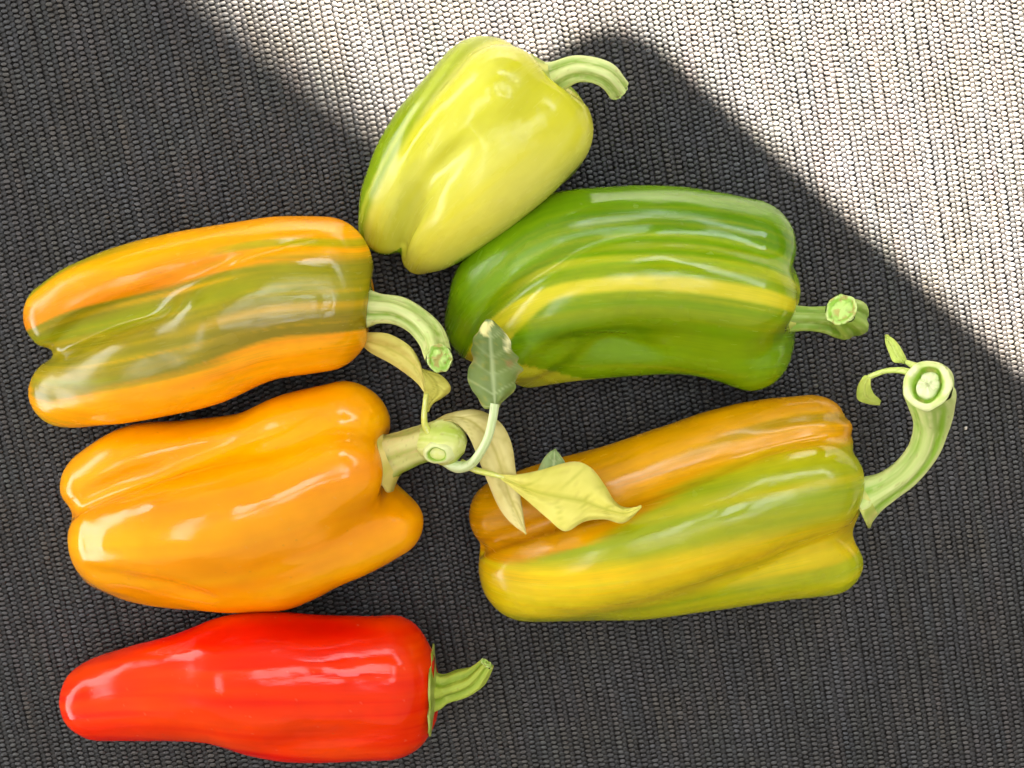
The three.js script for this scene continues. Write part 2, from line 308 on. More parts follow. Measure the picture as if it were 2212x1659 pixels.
// ------------------------------------------------------------------ stems, knobs, leaves
// rows: px, py, h, r(px); a ribbed tube; colour(u along 0..1, phi)
function frames(c) {
  const T = c.map((p, i) => c[Math.min(c.length - 1, i + 1)].clone().sub(c[Math.max(0, i - 1)]).normalize());
  let N = new THREE.Vector3(0, 1, 0); N.addScaledVector(T[0], -N.dot(T[0])).normalize();
  return T.map((t) => { N = N.clone().addScaledVector(t, -N.dot(t)).normalize(); return { T: t, N, B: new THREE.Vector3().crossVectors(t, N) }; });
}
function tube(rows, o = {}) {
  const n = o.n ?? 60, m = o.m ?? 72, R = catmull(rows, n), c = R.map((r) => P(r[0], r[1], r[2])), rad = R.map((r, i) => r[3] * pxAt(c[i])), fr = frames(c);
  const ribs = o.ribs ?? 5, depth = (o.depth ?? 0.1) * (o.m ? 1 : 1.35), ph = o.phase ?? 0, seed = o.seed ?? 1, pos = [], col = [], idx = [];
  const ca = o.a ?? lin(205, 220, 140), cb = o.b ?? lin(130, 165, 45), cc = o.c ?? lin(225, 225, 160);
  for (let i = 0; i <= n; i++) for (let j = 0; j <= m; j++) {
    const u = i / n, f = j / m * Math.PI * 2, w = Math.cos(ribs * f + ph + 0.5 * Math.sin(u * 5 + seed));
    const r = rad[i] * (1 + depth * (w > 0 ? w * 0.55 : w) + 0.035 * noise(u * 9 + seed, Math.cos(f) * 2, Math.sin(f) * 2) + 0.022 * noise(u * 4 + seed, Math.cos(f) * 8, Math.sin(f) * 8));
    const q = c[i].clone().addScaledVector(fr[i].N, Math.cos(f) * r).addScaledVector(fr[i].B, Math.sin(f) * r);
    pos.push(q.x, q.y, q.z);
    const st = noise(u * 3 + seed, Math.cos(f) * 5, Math.sin(f) * 5), sp = noise(u * 26 + seed, Math.cos(f) * 6, Math.sin(f) * 6);
    let k = mixc(ca, cb, Math.min(1, Math.max(0, 0.3 - w * 0.55 + st * 0.45))); const fb = noise(u * 5 + seed, Math.cos(f) * 13, Math.sin(f) * 13); k = mixc(k, cc, Math.min(1, Math.max(0, sp * 0.35 + fb * 0.45 + (o.pale ?? 0) * 0.5))); k = mixc(k, cb, Math.max(0, -fb * 0.45)); if (noise(u * 40 + seed, Math.cos(f) * 9, Math.sin(f) * 9) > 0.72) k = mixc(k, lin(150, 130, 70), 0.35);
    if (o.tint) k = o.tint(k, u, f, st, sp);
    col.push(...k);
    if (i < n && j < m) { const a = i * (m + 1) + j, b = a + m + 1; idx.push(a, a + 1, b, b, a + 1, b + 1); }
  }
  const g = new THREE.BufferGeometry();
  g.setAttribute('position', new THREE.Float32BufferAttribute(pos, 3)); g.setAttribute('color', new THREE.Float32BufferAttribute(col, 3)); g.setIndex(idx);
  g.computeVertexNormals(); seam(g, n, m);
  return { g, end: c[n], dir: fr[n].T, N: fr[n].N, B: fr[n].B, r: rad[n], base: c[0], bdir: fr[0].T, bN: fr[0].N, bB: fr[0].B, br: rad[0] };
}
function seam(g, n, m) { const a = g.attributes.normal; for (let i = 0; i <= n; i++) { const p = i * (m + 1), q = p + m; const x = a.getX(p) + a.getX(q), y = a.getY(p) + a.getY(q), z = a.getZ(p) + a.getZ(q), l = Math.hypot(x, y, z) || 1; a.setXYZ(p, x / l, y / l, z / l); a.setXYZ(q, x / l, y / l, z / l); } }
// a surface of revolution about a given axis: profile of [radius, along]
function spun(c, T, N, Bv, prof, colour, wave) {
  const n = prof.length - 1, m = 48, pos = [], col = [], idx = [];
  for (let i = 0; i <= n; i++) for (let j = 0; j <= m; j++) {
    const f = j / m * Math.PI * 2, [r0, h0] = prof[i], [r, h] = wave ? wave(r0, h0, f, i / n) : [r0, h0];
    const q = c.clone().addScaledVector(N, Math.cos(f) * r).addScaledVector(Bv, Math.sin(f) * r).addScaledVector(T, h);
    pos.push(q.x, q.y, q.z); col.push(...colour(i / n, f));
    if (i < n && j < m) { const a = i * (m + 1) + j, b = a + m + 1; idx.push(a, a + 1, b, b, a + 1, b + 1); }
  }
  const g = new THREE.BufferGeometry();
  g.setAttribute('position', new THREE.Float32BufferAttribute(pos, 3)); g.setAttribute('color', new THREE.Float32BufferAttribute(col, 3)); g.setIndex(idx); g.computeVertexNormals(); seam(g, n, m); return g;
}
function cutEnd(t, parent, o = {}) { // pale rim, green ring, rough pith
  const r = t.r, sd = o.seed ?? 3, rim = lin(205, 225, 140), ring = lin(150, 195, 70), pith = lin(190, 220, 120);
  const prof = [[1.0, -0.06], [1.03, 0.03], [0.95, 0.10], [0.8, 0.06], [0.7, -0.04], [0.6, -0.02], [0.4, 0.04], [0.2, 0.02], [0.0, 0.0]].map(([a, b]) => [a * r, b * r]);
  const g = spun(t.end, t.dir, t.N, t.B, prof, (u, f) => { const k = noise(Math.cos(f) * 3 * (1 - u) + sd, Math.sin(f) * 3 * (1 - u), sd); if (noise(Math.cos(f) * 6 * (1 - u) + sd, Math.sin(f) * 6 * (1 - u), 9) > 0.45) return lin(178, 170, 90); return u < 0.33 ? mixc(rim, ring, Math.max(0, k)) : u < 0.62 ? mixc(ring, pith, Math.max(0, k)) : mixc(pith, ring, Math.max(0, k * 1.4)); },
    (a, h, f, u) => [a * (1 + 0.07 * Math.cos(2 * f + sd) + 0.09 * noise(Math.cos(f) * 2.5 + sd, Math.sin(f) * 2.5, 5)), h + r * (0.2 * noise(Math.cos(f) * 3 * a / r + sd, Math.sin(f) * 3 * a / r, u * 3) + 0.12 * noise(Math.cos(f) * 8 * a / r + sd, Math.sin(f) * 8 * a / r, u * 5))]);
  return part('cut_end', g, stemMat, parent, o.label);
}
function calyx(t, parent, R, o = {}) { // thin star-edged collar at the stem's base, hugging the shoulder
  const r = t.br, sd = o.seed ?? 1, pts = o.points ?? 6, back = o.back ?? 0.2, th = 0.0005;
  const top = [], bot = [];
  for (let i = 0; i <= 10; i++) { const u = i / 10, a = mix(r * 0.8, R, u); top.push([a, mix(o.rise ?? 0.0028, -back * R, Math.pow(u, o.pow ?? 0.7))]); bot.unshift([a, mix(o.rise ?? 0.0028, -back * R, Math.pow(u, o.pow ?? 0.7)) - th - 0.0008 * (1 - u)]); }
  const ca = o.a ?? lin(205, 205, 110), cb = o.b ?? lin(150, 165, 60);
  const g = spun(t.base, t.bdir, t.bN, t.bB, [...top, ...bot].reverse(), (u, f) => mixc(ca, cb, Math.min(1, Math.max(0, 0.4 + 0.5 * Math.cos(pts * f + sd) + 0.4 * noise(Math.cos(f) * 4 + sd, Math.sin(f) * 4, u * 6)))),
    (a, h, f) => { const u = Math.max(0, (a - r * 0.8) / (R - r * 0.8)), k = 1 + 0.06 * u * Math.cos(pts * f + sd) + 0.08 * u * noise(Math.cos(f) * 3 + sd, Math.sin(f) * 3, 1); return [a * k, h + 0.00025 * u * noise(Math.cos(f) * 5 + sd, Math.sin(f) * 5, 2)]; });
  return part('calyx', g, stemMat, parent, o.label);
}
// left, mid and right edges as rows of px, py, h
function leafGeo(left, mid, right, o) {
  const n = o.n ?? 44, m = 14, L = catmull(left, n), C = catmull(mid, n), Rr = catmull(right, n), sd = o.seed ?? 1, top = [], col = [], idx = [], bulge = o.bulge ?? 1.5, nv = o.veins ?? 5;
  for (let i = 0; i <= n; i++) for (let j = 0; j <= m; j++) {
    const w = j / m * 2 - 1, E = w < 0 ? L[i] : Rr[i], a = Math.abs(w), v = i / n;
    const jag = o.jag ? a * a * o.jag * noise(v * 14 + sd, w > 0 ? 3 : 7, sd) : 0;
    const px = mix(C[i][0], E[0], a * (1 + jag)), py = mix(C[i][1], E[1], a * (1 + jag));
    const width = Math.hypot(E[0] - C[i][0], E[1] - C[i][1]);
    const side = Math.abs(((v * nv - a * 0.8) % 1 + 1) % 1 - 0.5) * 2, vein = step(0.82, 1, side) * (1 - a * 0.5) * Math.min(1, width / 12), rib = (1 - step(0.0, 0.12, a));
    let h = mix(C[i][2], E[2], a) + bulge * Math.sin(a * Math.PI) * Math.min(1, width / 40) + (o.wave ?? 0.5) * noise(v * 5 + sd, w * 2, sd) * a - 0.3 * vein + 0.45 * rib * Math.min(1, width / 10);
    const p = P(px, py, h); top.push(p);
    const pn = noise(px * 0.02 + sd, py * 0.02, 1), fn = noise(px * 0.11 + sd, py * 0.11, 2);
    let c = mixc(o.a, o.b, Math.min(1, Math.max(0, 0.4 + 0.5 * pn + 0.25 * fn))); c = mixc(c, o.vein, Math.max(vein * 0.8, rib * 0.9)); const ed = step(0.86, 1, a + 0.1 * fn) * Math.max(0, 0.3 + noise(v * 17 + sd, w * 2, 4)); c = mixc(c, lin(188, 160, 90), ed * 0.5); if (noise(px * 0.16 + sd, py * 0.16, 6) > 0.62) c = mixc(c, lin(176, 160, 60), 0.25); if (o.spots) c = o.spots(c, v, w, px, py, fn);
    col.push(c);
    if (i < n && j < m) { const q = i * (m + 1) + j, b = q + m + 1; idx.push(q, b, q + 1, q + 1, b, b + 1); }
  }
  const N = top.length, pos = [], cols = [];
  for (const p of top) pos.push(p.x, p.y, p.z);
  const g0 = new THREE.BufferGeometry(); g0.setAttribute('position', new THREE.Float32BufferAttribute(pos, 3)); g0.setIndex(idx); g0.computeVertexNormals();
  const nr = g0.attributes.normal, th = o.th ?? 0.00022; let up = 0; for (let i = 0; i < N; i++) up += nr.getY(i);
  const sg = up >= 0 ? 1 : -1;
  for (let i = 0; i < N; i++) pos.push(top[i].x - sg * nr.getX(i) * th, top[i].y - sg * nr.getY(i) * th, top[i].z - sg * nr.getZ(i) * th);
  for (const c of col) cols.push(...c); for (const c of col) cols.push(...mixc(c, o.b, 0.4));
  const all = []; const m1 = m + 1;
  for (let i = 0; i < idx.length; i += 3) { const [a, b, c] = idx.slice(i, i + 3); if (sg > 0) all.push(a, b, c, a + N, c + N, b + N); else all.push(a, c, b, a + N, b + N, c + N); }
  const rimq = (a, b) => all.push(a, b, a + N, b, b + N, a + N);
  for (let i = 0; i < n; i++) { rimq(i * m1, (i + 1) * m1); rimq(i * m1 + m, (i + 1) * m1 + m); }
  const g = new THREE.BufferGeometry(); g.setAttribute('position', new THREE.Float32BufferAttribute(pos, 3)); g.setAttribute('color', new THREE.Float32BufferAttribute(cols, 3)); g.setIndex(all); g.computeVertexNormals(); return g;
}
const between = (L, R) => { const n = 8, a = catmull(L, n), b = catmull(R, n); return a.map((r, i) => r.map((v, q) => (v + b[i][q]) / 2)); };

// ------------------------------------------------------------------ the six peppers
const GROUP = 'sweet peppers laid out on the dark cloth';
const C = {
  yel: lin(212, 208, 50), yel2: lin(218, 216, 104), yelD: lin(222, 196, 16), grn: lin(120, 158, 6), grnD: lin(88, 132, 3), grnY: lin(156, 166, 12), olive: lin(146, 134, 20), oliveY: lin(190, 160, 20),
  org: lin(252, 158, 0), orgD: lin(246, 134, 0), orgY: lin(254, 176, 0), brn: lin(202, 136, 0), red: lin(244, 40, 0), redD: lin(228, 14, 0), redO: lin(248, 66, 0),
};
const streak = (t, s, z, f = 9, g = 2.2) => noise(t * g + z, s * f, z) * 0.65 + noise(t * g * 2.3 + z, s * f * 2.7, z + 3) * 0.35;

{ // yellow
  const th = thing('sweet_pepper', 'pale yellow pepper with a green flank and two blunt tips, topmost of the six', 'pepper', P(1030, 340), GROUP);
  pepperBody({
    note: 'yellow', gloss: 0.8, rough: 0.4, seed: 11, k: 2.5, bump: 0.25,
    lobes: [
      { pts: [[1150, 290, 15, 124], [1060, 370, 14, 118], [970, 430, 12, 96], [925, 468, 10, 60]] },
      { pts: [[1150, 235, 27, 92], [1075, 300, 28, 96], [1000, 370, 26, 70]], k: 10 },
      { pts: [[1182, 288, 27, 96], [1070, 392, 27, 100], [957, 502, 21, 72], [906, 553, 15, 41]], k: 5 },
      { pts: [[1085, 205, 29, 106], [972, 312, 26, 86], [882, 422, 20, 58], [838, 508, 14, 42]], k: 2 },
      { pts: [[1045, 183, 19, 104], [935, 300, 18, 96], [862, 412, 16, 81], [826, 492, 12, 53]], k: 2 },
    ],
    cuts: [{ pts: [[1230, 150, 26, 42], [1175, 195, 24, 14]], k: 7 }],
    creases: [{ pts: [[868, 535, 1.5, 24], [880, 490, 2.6, 30], [893, 440, 2.8, 34], [930, 378, 2.4, 34], [985, 328, 1.0, 32], [1030, 295, 0, 30]] }, { pts: [[868, 530, 1.2, 22], [884, 470, 2.4, 26], [912, 400, 2.4, 28], [975, 335, 1.0, 30], [1030, 295, 0, 30]], soft: true }, { pts: [[895, 440, 0.4, 22], [890, 380, 1.5, 24], [914, 325, 1.5, 26], [955, 272, 0.7, 28], [1010, 225, 0, 26]], soft: true }],
    axis: [[850, 590, 15, 90], [900, 480, 17, 120], [1020, 350, 19, 165], [1130, 240, 20, 185], [1215, 160, 20, 150]],
    color: (t, s, x, y, z) => {
      const f = streak(t, s, 3), n = noise(x * 0.06, y * 0.06, z * 0.06);
      let c = mixc(C.yel, C.yel2, Math.min(1, Math.max(0, 0.35 + 0.4 * f + 0.4 * n)));
      c = mixc(c, C.yelD, 0.5 * band(s, 0.15, 0.8, 0.3) * (1 - t));
      const e = -0.88 + 0.06 * f;
      c = mixc(c, mixc(C.grnY, C.grn, step(0.8, 0.1, t) * 0.8), 1 - step(e - 0.1, e + 0.1, s));
      c = mixc(c, lin(190, 200, 60), 0.8 * band(s, e - 0.17, e - 0.08, 0.03));
      c = mixc(c, C.grn, step(0.98, 1.12, s + 0.05 * f)); c = mixc(c, lin(175, 185, 60), step(0.93, 1.04, t));
      return c;
    },
  }, th);
  const t = tube([[1172, 178, 26, 44], [1200, 168, 26.8, 33], [1250, 149, 29.5, 27], [1305, 160, 31, 25], [1336, 194, 28, 24]], { ribs: 5, depth: 0.13, phase: 0.6, seed: 4, pale: 0.25 });
  const st = part('stem', t.g, stemMat, th); cutEnd(t, st, { seed: 5 });
  calyx(t, th, 0.0068, { seed: 2, back: 0.05 });
}
{ // orange and olive
  const th = thing('sweet_pepper', 'orange pepper with a broad olive green band, resting above the plain orange one', 'pepper', P(430, 690), GROUP);
  pepperBody({
    note: 'olive', streaky: true, gloss: 0.9, rough: 0.36, seed: 23, k: 2.5, bump: 0.255,
    lobes: [
      { pts: [[690, 640, 14, 118], [450, 690, 14, 115], [230, 750, 12, 95]] },
      { pts: [[705, 556, 22, 88], [600, 556, 23, 88], [480, 578, 22, 90], [330, 606, 20, 90], [200, 648, 17, 88], [136, 682, 15, 82]], k: 2.5 },
      { pts: [[690, 690, 24, 112], [560, 712, 25, 113], [430, 768, 25, 110], [300, 802, 23, 107], [180, 836, 17, 87], [142, 846, 15, 78]], k: 2.5 },
      { pts: [[715, 625, 27, 84], [600, 640, 28, 84], [470, 690, 28, 76]], k: 9 },
    ],
    cuts: [{ pts: [[818, 660, 24, 24], [790, 660, 24, 18]], k: 8 }],
    creases: [{ pts: [[92, 762, 0.6, 26], [120, 742, 1.6, 30], [170, 702, 2.6, 36], [300, 650, 2.2, 36], [420, 598, 1.6, 34], [540, 545, 1, 32], [680, 512, 0.4, 28]] }, { pts: [[470, 700, 0, 40], [580, 660, 1.1, 44], [720, 640, 0.6, 40]], soft: true }, { pts: [[130, 735, 0.4, 26], [220, 680, 1.6, 30], [350, 628, 1.4, 30], [480, 572, 0.8, 30]], soft: true }],
    axis: [[60, 770, 15, 110], [200, 745, 16, 175], [400, 700, 17, 185], [600, 650, 18, 180], [790, 640, 18, 165]],
    color: (t, s, x, y, z) => {
      const f = streak(t, s, 7, 10), f2 = streak(t, s, 17, 5, 1.4);
      let c = mixc(C.org, C.orgY, Math.min(1, Math.max(0, 0.5 + 0.6 * f)));
      c = mixc(c, C.orgD, 0.6 * band(s, -0.75 + 0.1 * f2, -0.35, 0.12) * step(1, 0.6, t));
      const f3 = streak(t, s, 27, 26, 4), lo = -0.46 - 0.1 * step(0.55, 0.9, t) + 0.07 * f2 + 0.05 * f + 0.03 * f3, hi = 0.5 - 0.08 * step(0.5, 0.8, t) + 0.22 * step(0.3, 0.05, t) + 0.08 * f2 + 0.05 * f + 0.03 * f3, g = band(s, lo, hi, 0.05) * step(-0.02, 0.06, t + 0.04 * f);
      let o = mixc(C.olive, C.grnY, Math.min(0.85, Math.max(0, 0.05 + 0.7 * f2 + 0.4 * band(s, lo, lo + 0.22, 0.1))));
      o = mixc(o, C.oliveY, Math.min(1, Math.max(0, 0.15 + 1.1 * f + 0.4 * f3))); o = mixc(o, lin(120, 110, 40), 0.5 * Math.max(0, noise(x * 0.09, y * 0.09, z * 0.12 + 30)));
      o = mixc(o, lin(205, 160, 15), 0.8 * band(s, -0.02 + 0.05 * f2, 0.06, 0.05) * step(0.45, 0.7, t)); o = mixc(o, lin(140, 118, 20), 0.7 * band(s, 0.1, 0.38, 0.08) * step(0.5, 0.75, t));
      c = mixc(c, o, g);
      c = mixc(c, lin(190, 165, 20), 0.5 * band(s, -0.62 + 0.04 * f2, -0.56, 0.03) * step(0.5, 0.7, t)); c = mixc(c, mixc(C.orgY, C.oliveY, 0.4), Math.max(0, Math.min(0.7, 1.6 * (f + 0.5 * f3) - 0.5)) * band(s, -0.4, 0.42, 0.1) * step(0.25, 0.5, t)); c = mixc(c, C.grnY, 0.75 * band(s, -0.78 + 0.03 * f, -0.68, 0.03) * step(0.55, 0.75, t));
      c = mixc(c, C.grn, 0.75 * (1 - step(-1.02, -0.84, s + 0.1 * f)) * step(0.6, 0.25, t));
      c = mixc(c, C.oliveY, 0.7 * step(1.0, 1.15, s + 0.1 * f));
      return c;
    },
  }, th);
  const t = tube([[772, 666, 25, 58], [790, 668, 25.2, 43], [815, 668, 26, 33], [863, 673, 28, 30], [905, 697, 30, 29], [935, 732, 33, 30], [946, 762, 38, 30], [949, 774, 43, 29]], { ribs: 5, depth: 0.1, phase: 2.2, seed: 9, pale: 0.3 });
  const st = part('stem', t.g, stemMat, th); cutEnd(t, st, { seed: 8 });
  calyx(t, th, 0.0078, { seed: 1, back: 0.0, a: lin(215, 205, 100) });
}
{ // green, striped
  const th = thing('sweet_pepper', 'green curved pepper with thin yellow stripes and a cut bent stem', 'pepper', P(1350, 620), GROUP);
  pepperBody({
    note: 'green', streaky: true, gloss: 0.9, rough: 0.38, seed: 37, k: 2.5, bump: 0.25,
    lobes: [
      { pts: [[1600, 640, 15, 128], [1400, 610, 15, 125], [1200, 650, 14, 112], [1090, 720, 11, 80]] },
      { pts: [[1615, 536, 21, 104], [1480, 516, 22, 110], [1330, 516, 22, 113], [1200, 545, 21, 122], [1092, 614, 18, 108], [1050, 684, 15, 89], [1036, 716, 12, 68]], k: 2.5 },
      { pts: [[1612, 640, 27, 108], [1480, 612, 28, 115], [1340, 612, 28, 108], [1222, 655, 26, 98], [1130, 730, 22, 82], [1115, 752, 19, 70]], k: 2.5 },
      { pts: [[1622, 762, 18, 82], [1500, 728, 20, 84], [1360, 738, 18, 76], [1240, 768, 15, 56], [1148, 800, 12, 33]], k: 8 },
    ],
    cuts: [{ pts: [[1770, 688, 21, 28], [1732, 688, 21, 12]], k: 6 }],
    creases: [{ pts: [[1032, 745, 1.2, 26], [1050, 706, 2.0, 32], [1100, 645, 2.6, 36], [1180, 582, 2, 36], [1270, 530, 1.2, 34], [1400, 505, 0.3, 30]] }, { pts: [[1150, 800, 1.0, 26], [1185, 768, 1.8, 30], [1235, 744, 2.0, 34], [1300, 736, 1.7, 34], [1380, 750, 0.8, 30], [1440, 765, 0, 26]], soft: true }],
    axis: [[1000, 790, 14, 70], [1060, 690, 15, 110], [1200, 625, 16, 190], [1400, 606, 17, 203], [1600, 632, 18, 203], [1720, 668, 18, 150]],
    color: (t, s, x, y, z) => {
      const f = streak(t, s, 5, 14, 1.6), f2 = streak(t, s, 15, 5, 1.3), f3 = streak(t, s, 25, 30, 3);
      let c = mixc(C.grn, C.grnD, Math.min(1, Math.max(0, 0.4 + 0.7 * f2 + 0.35 * f)));
      c = mixc(c, C.grnY, Math.min(1, Math.max(0, 0.7 * f - 0.15 + 0.5 * band(s, -0.5, 0.22, 0.12) + 0.45 * f3)) * 0.85 * step(0.12, 0.3, t));
      const sh = 0.5 * step(0.42, 0.1, t);
      c = mixc(c, lin(188, 186, 36), 0.8 * (0.65 + 0.5 * f3) * band(s, -0.33 + 0.04 * f2 + sh * 0.3, -0.26 + 0.03 * f + sh * 0.4, 0.03) * step(0.2, 0.4, t));
      c = mixc(c, lin(180, 182, 34), 0.7 * band(s, -0.54 + 0.03 * f2, -0.5, 0.025) * band(t, 0.35, 0.9, 0.1) * (0.6 + 0.5 * f3));
      c = mixc(c, lin(210, 198, 40), band(s, -0.14 + 0.02 * f + sh * 0.2 , 0.02 + 0.03 * f2 + sh * 1.1, 0.028));
      c = mixc(c, C.yel, 0.7 * step(0.98, 1.06, s + 0.05 * f) * step(0.6, 0.4, t));
      c = mixc(c, C.grnY, 0.6 * band(s, 0.15, 0.3, 0.08));
      return c;
    },
  }, th);
  const t = tube([[1690, 690, 20, 30], [1730, 689, 20, 26], [1778, 691, 20, 27], [1812, 695, 21, 33], [1836, 694, 25, 38], [1836, 683, 31, 39], [1818, 669, 37, 33]], { ribs: 5, depth: 0.12, phase: 1.0, seed: 14, a: lin(150, 180, 70), b: lin(110, 150, 20), c: lin(200, 215, 140) });
  const st = part('stem', t.g, stemMat, th); cutEnd(t, st, { seed: 12 });
  calyx(t, th, 0.0042, { seed: 3, back: 0.05 });
}
{ // orange
  const th = thing('sweet_pepper', 'plain bright orange pepper with leaves on its knobbly stem, between olive banded and red peppers', 'pepper', P(500, 1080), GROUP);
  pepperBody({
    note: 'orange', gloss: 1.0, rough: 0.27, seed: 51, k: 2.5, bump: 0.255,
    lobes: [
      { pts: [[720, 1080, 16, 125], [500, 1110, 16, 130], [300, 1130, 14, 112]] },
      { pts: [[742, 927, 22, 103], [640, 950, 22, 101], [540, 988, 20, 98], [420, 1004, 18, 98], [300, 1014, 17, 98], [228, 1056, 15, 95]], k: 2.5 },
      { pts: [[742, 1020, 29, 108], [620, 1080, 30, 115], [480, 1120, 30, 124], [340, 1150, 27, 114], [262, 1160, 22, 112]], k: 2.5 },
      { pts: [[838, 1128, 21, 76], [740, 1160, 23, 94], [620, 1190, 24, 106], [500, 1200, 23, 106], [380, 1195, 21, 92]], k: 8 },
      { pts: [[600, 1190, 15, 118], [450, 1202, 13.4, 108], [320, 1200, 12.4, 96], [250, 1195, 11.2, 82]], k: 9 },
    ],
    cuts: [{ pts: [[890, 1010, 26, 46], [845, 1000, 26, 30]], k: 9 }, ],
    creases: [{ pts: [[165, 1102, 1.2, 26], [190, 1080, 2.4, 34], [248, 1046, 2.6, 36], [330, 1016, 2.2, 36], [430, 982, 2, 36], [520, 955, 1.6, 34], [600, 926, 1.2, 32], [680, 890, 0.2, 30]] }, { pts: [[200, 1238, 0.6, 20], [280, 1252, 1.0, 24], [369, 1268, 1.0, 24], [450, 1290, 0.5, 20]], soft: true }, { pts: [[870, 1078, 0.8, 40], [830, 1092, 1.2, 50], [770, 1106, 1.0, 56], [680, 1122, 0.6, 54], [560, 1140, 0.2, 50]], soft: true }, { pts: [[130, 1110, 1, 26], [200, 1072, 1.6, 28], [330, 1020, 1.6, 30], [470, 970, 1.2, 30], [600, 926, 0.5, 28]], soft: true }],
    axis: [[140, 1150, 15, 150], [300, 1120, 17, 190], [500, 1095, 18, 208], [700, 1045, 19, 210], [850, 1010, 20, 180]],
    color: (t, s, x, y, z) => {
      const f = streak(t, s, 9, 6, 1.6), n = noise(x * 0.05, y * 0.05, z * 0.05 + 8);
      let c = mixc(C.org, C.orgY, Math.min(1, Math.max(0, 0.5 + 0.5 * f + 0.5 * n)));
      c = mixc(c, C.orgD, 0.5 * Math.max(0, 0.3 + f2(t, s)) * band(s, -0.5, 1.2, 0.2)); return c;
    },
  }, th);
  function f2(t, s) { return streak(t, s, 31, 4, 1.2); }
  const t = tube([[824, 992, 26, 60], [848, 983, 26.4, 47], [885, 968, 28, 41], [925, 955, 29, 40]], { ribs: 4, depth: 0.08, phase: 2.6, seed: 19, a: lin(210, 205, 130), b: lin(180, 185, 90), c: lin(215, 190, 130), tint: (k, u, f) => mixc(k, lin(120, 150, 20), step(0.35, 0.75, Math.cos(f - 1.75)) * 0.9) });
  const st = part('stem', t.g, stemMat, th);
  { // swollen node with a scar, then the leaf stalks
    const kn = tube([[912, 958, 29, 30], [930, 955, 30, 42], [962, 957, 31, 51], [990, 962, 31, 40], [1006, 966, 31, 14]], { ribs: 3, depth: 0.04, seed: 3, a: lin(215, 222, 130), b: lin(180, 200, 70), c: lin(228, 228, 170) });
    const knob = part('node', kn.g, stemMat, st);
    const sc = P(947, 978, 35.2), ax = P(945, 980, 36).sub(P(962, 957, 30)).normalize(), N = new THREE.Vector3(1, 0.25, 0).addScaledVector(ax, -ax.dot(new THREE.Vector3(1, 0.25, 0))).normalize(), Bv = new THREE.Vector3().crossVectors(ax, N);
    sc.addScaledVector(ax, 0.0006); const rr = 0.0023, prof = [[1.5, -0.6], [1.25, 0.0], [1.0, 0.28], [0.78, 0.2], [0.62, -0.25], [0.5, -0.2], [0.3, 0.05], [0, 0.08]].map(([a, b]) => [a * rr, b * rr]);
    part('leaf_scar', spun(sc, ax, N, Bv, prof, (u) => u < 0.4 ? lin(222, 230, 160) : u < 0.7 ? lin(135, 170, 40) : lin(200, 222, 130), (a, h, f) => [a * (1 + 0.16 * Math.cos(2 * f) + 0.08 * noise(Math.cos(f) * 2, Math.sin(f) * 2, 3)), h + 0.0002 * noise(Math.cos(f) * 3, Math.sin(f) * 3, 7)]), stemMat, st);
    const st2 = { depth: 0.05, ribs: 3, m: 20, a: lin(215, 230, 175), b: lin(190, 210, 140), c: lin(228, 238, 205) };
    part('leaf_stalk', tube([[960, 995, 31, 12], [985, 1008, 32, 13], [1010, 1006, 34, 11], [1030, 988, 36, 10], [1052, 950, 37, 9.5], [1063, 910, 37, 9.5], [1069, 872, 36.5, 10]], { ...st2, seed: 41 }).g, stemMat, st);
    part('leaf_stalk', tube([[996, 1000, 30, 9], [1030, 1016, 32, 7], [1062, 1024, 33.5, 6], [1090, 1032, 34.5, 5]], { ...st2, a: lin(220, 222, 110), b: lin(190, 200, 80), seed: 42 }).g, stemMat, st);
    part('leaf_stalk', tube([[926, 935, 33, 8], [917, 915, 34, 7], [917, 885, 34, 6], [921, 850, 33, 5.5]], { ...st2, a: lin(222, 222, 110), b: lin(195, 205, 80), seed: 43 }).g, stemMat, st);
  }
  const yl = { a: lin(222, 214, 104), b: lin(204, 197, 80), vein: lin(178, 176, 50) };
  { // broad yellow leaf lying over the pepper at the right
    const Lf = [[1076, 1024, 34], [1114, 1025, 35], [1164, 1016, 36], [1236, 997, 37], [1276, 1010, 37.5], [1306, 1047, 38.5], [1328, 1082, 40], [1352, 1096, 41], [1385, 1093, 43]];
    const Mf = [[1078, 1028, 34.5], [1112, 1044, 35.5], [1160, 1064, 37], [1215, 1075, 38.5], [1258, 1082, 39.5], [1295, 1096, 40.5], [1330, 1106, 41.5], [1355, 1108, 42], [1386, 1095, 43]];
    const Rf = [[1078, 1032, 34], [1095, 1046, 35.5], [1139, 1082, 37], [1183, 1120, 38.5], [1221, 1148, 40.5], [1262, 1127, 41], [1305, 1122, 42], [1348, 1130, 42.5], [1386, 1097, 43]];
    part('leaf', leafGeo(Lf, Mf, Rf, { ...yl, seed: 3, bulge: 1.6, veins: 6, wave: 0.7 }), leafMat, th, 'broad wavy yellow leaf over the neighbouring pepper');
  }
  { // paler leaf seen from its underside, passing beneath the yellow one
    const Lf = [[930, 914, 30], [968, 893, 29], [1030, 885, 29], [1080, 912, 29], [1105, 958, 30], [1115, 1022, 31.5], [1124, 1069, 33], [1137, 1154, 36.5]];
    const Rf = [[930, 916, 30], [974, 908, 33], [1008, 936, 33], [1028, 978, 32], [1049, 1031, 31], [1076, 1093, 32], [1102, 1128, 34.5], [1136, 1154, 36.5]];
    part('leaf', leafGeo(Lf, between(Lf, Rf), Rf, { a: lin(222, 210, 138), b: lin(208, 194, 112), vein: lin(186, 174, 84), seed: 7, bulge: 1.2, veins: 5 }), leafMat, th, 'pale buff leaf hanging below the yellow leaf');
  }
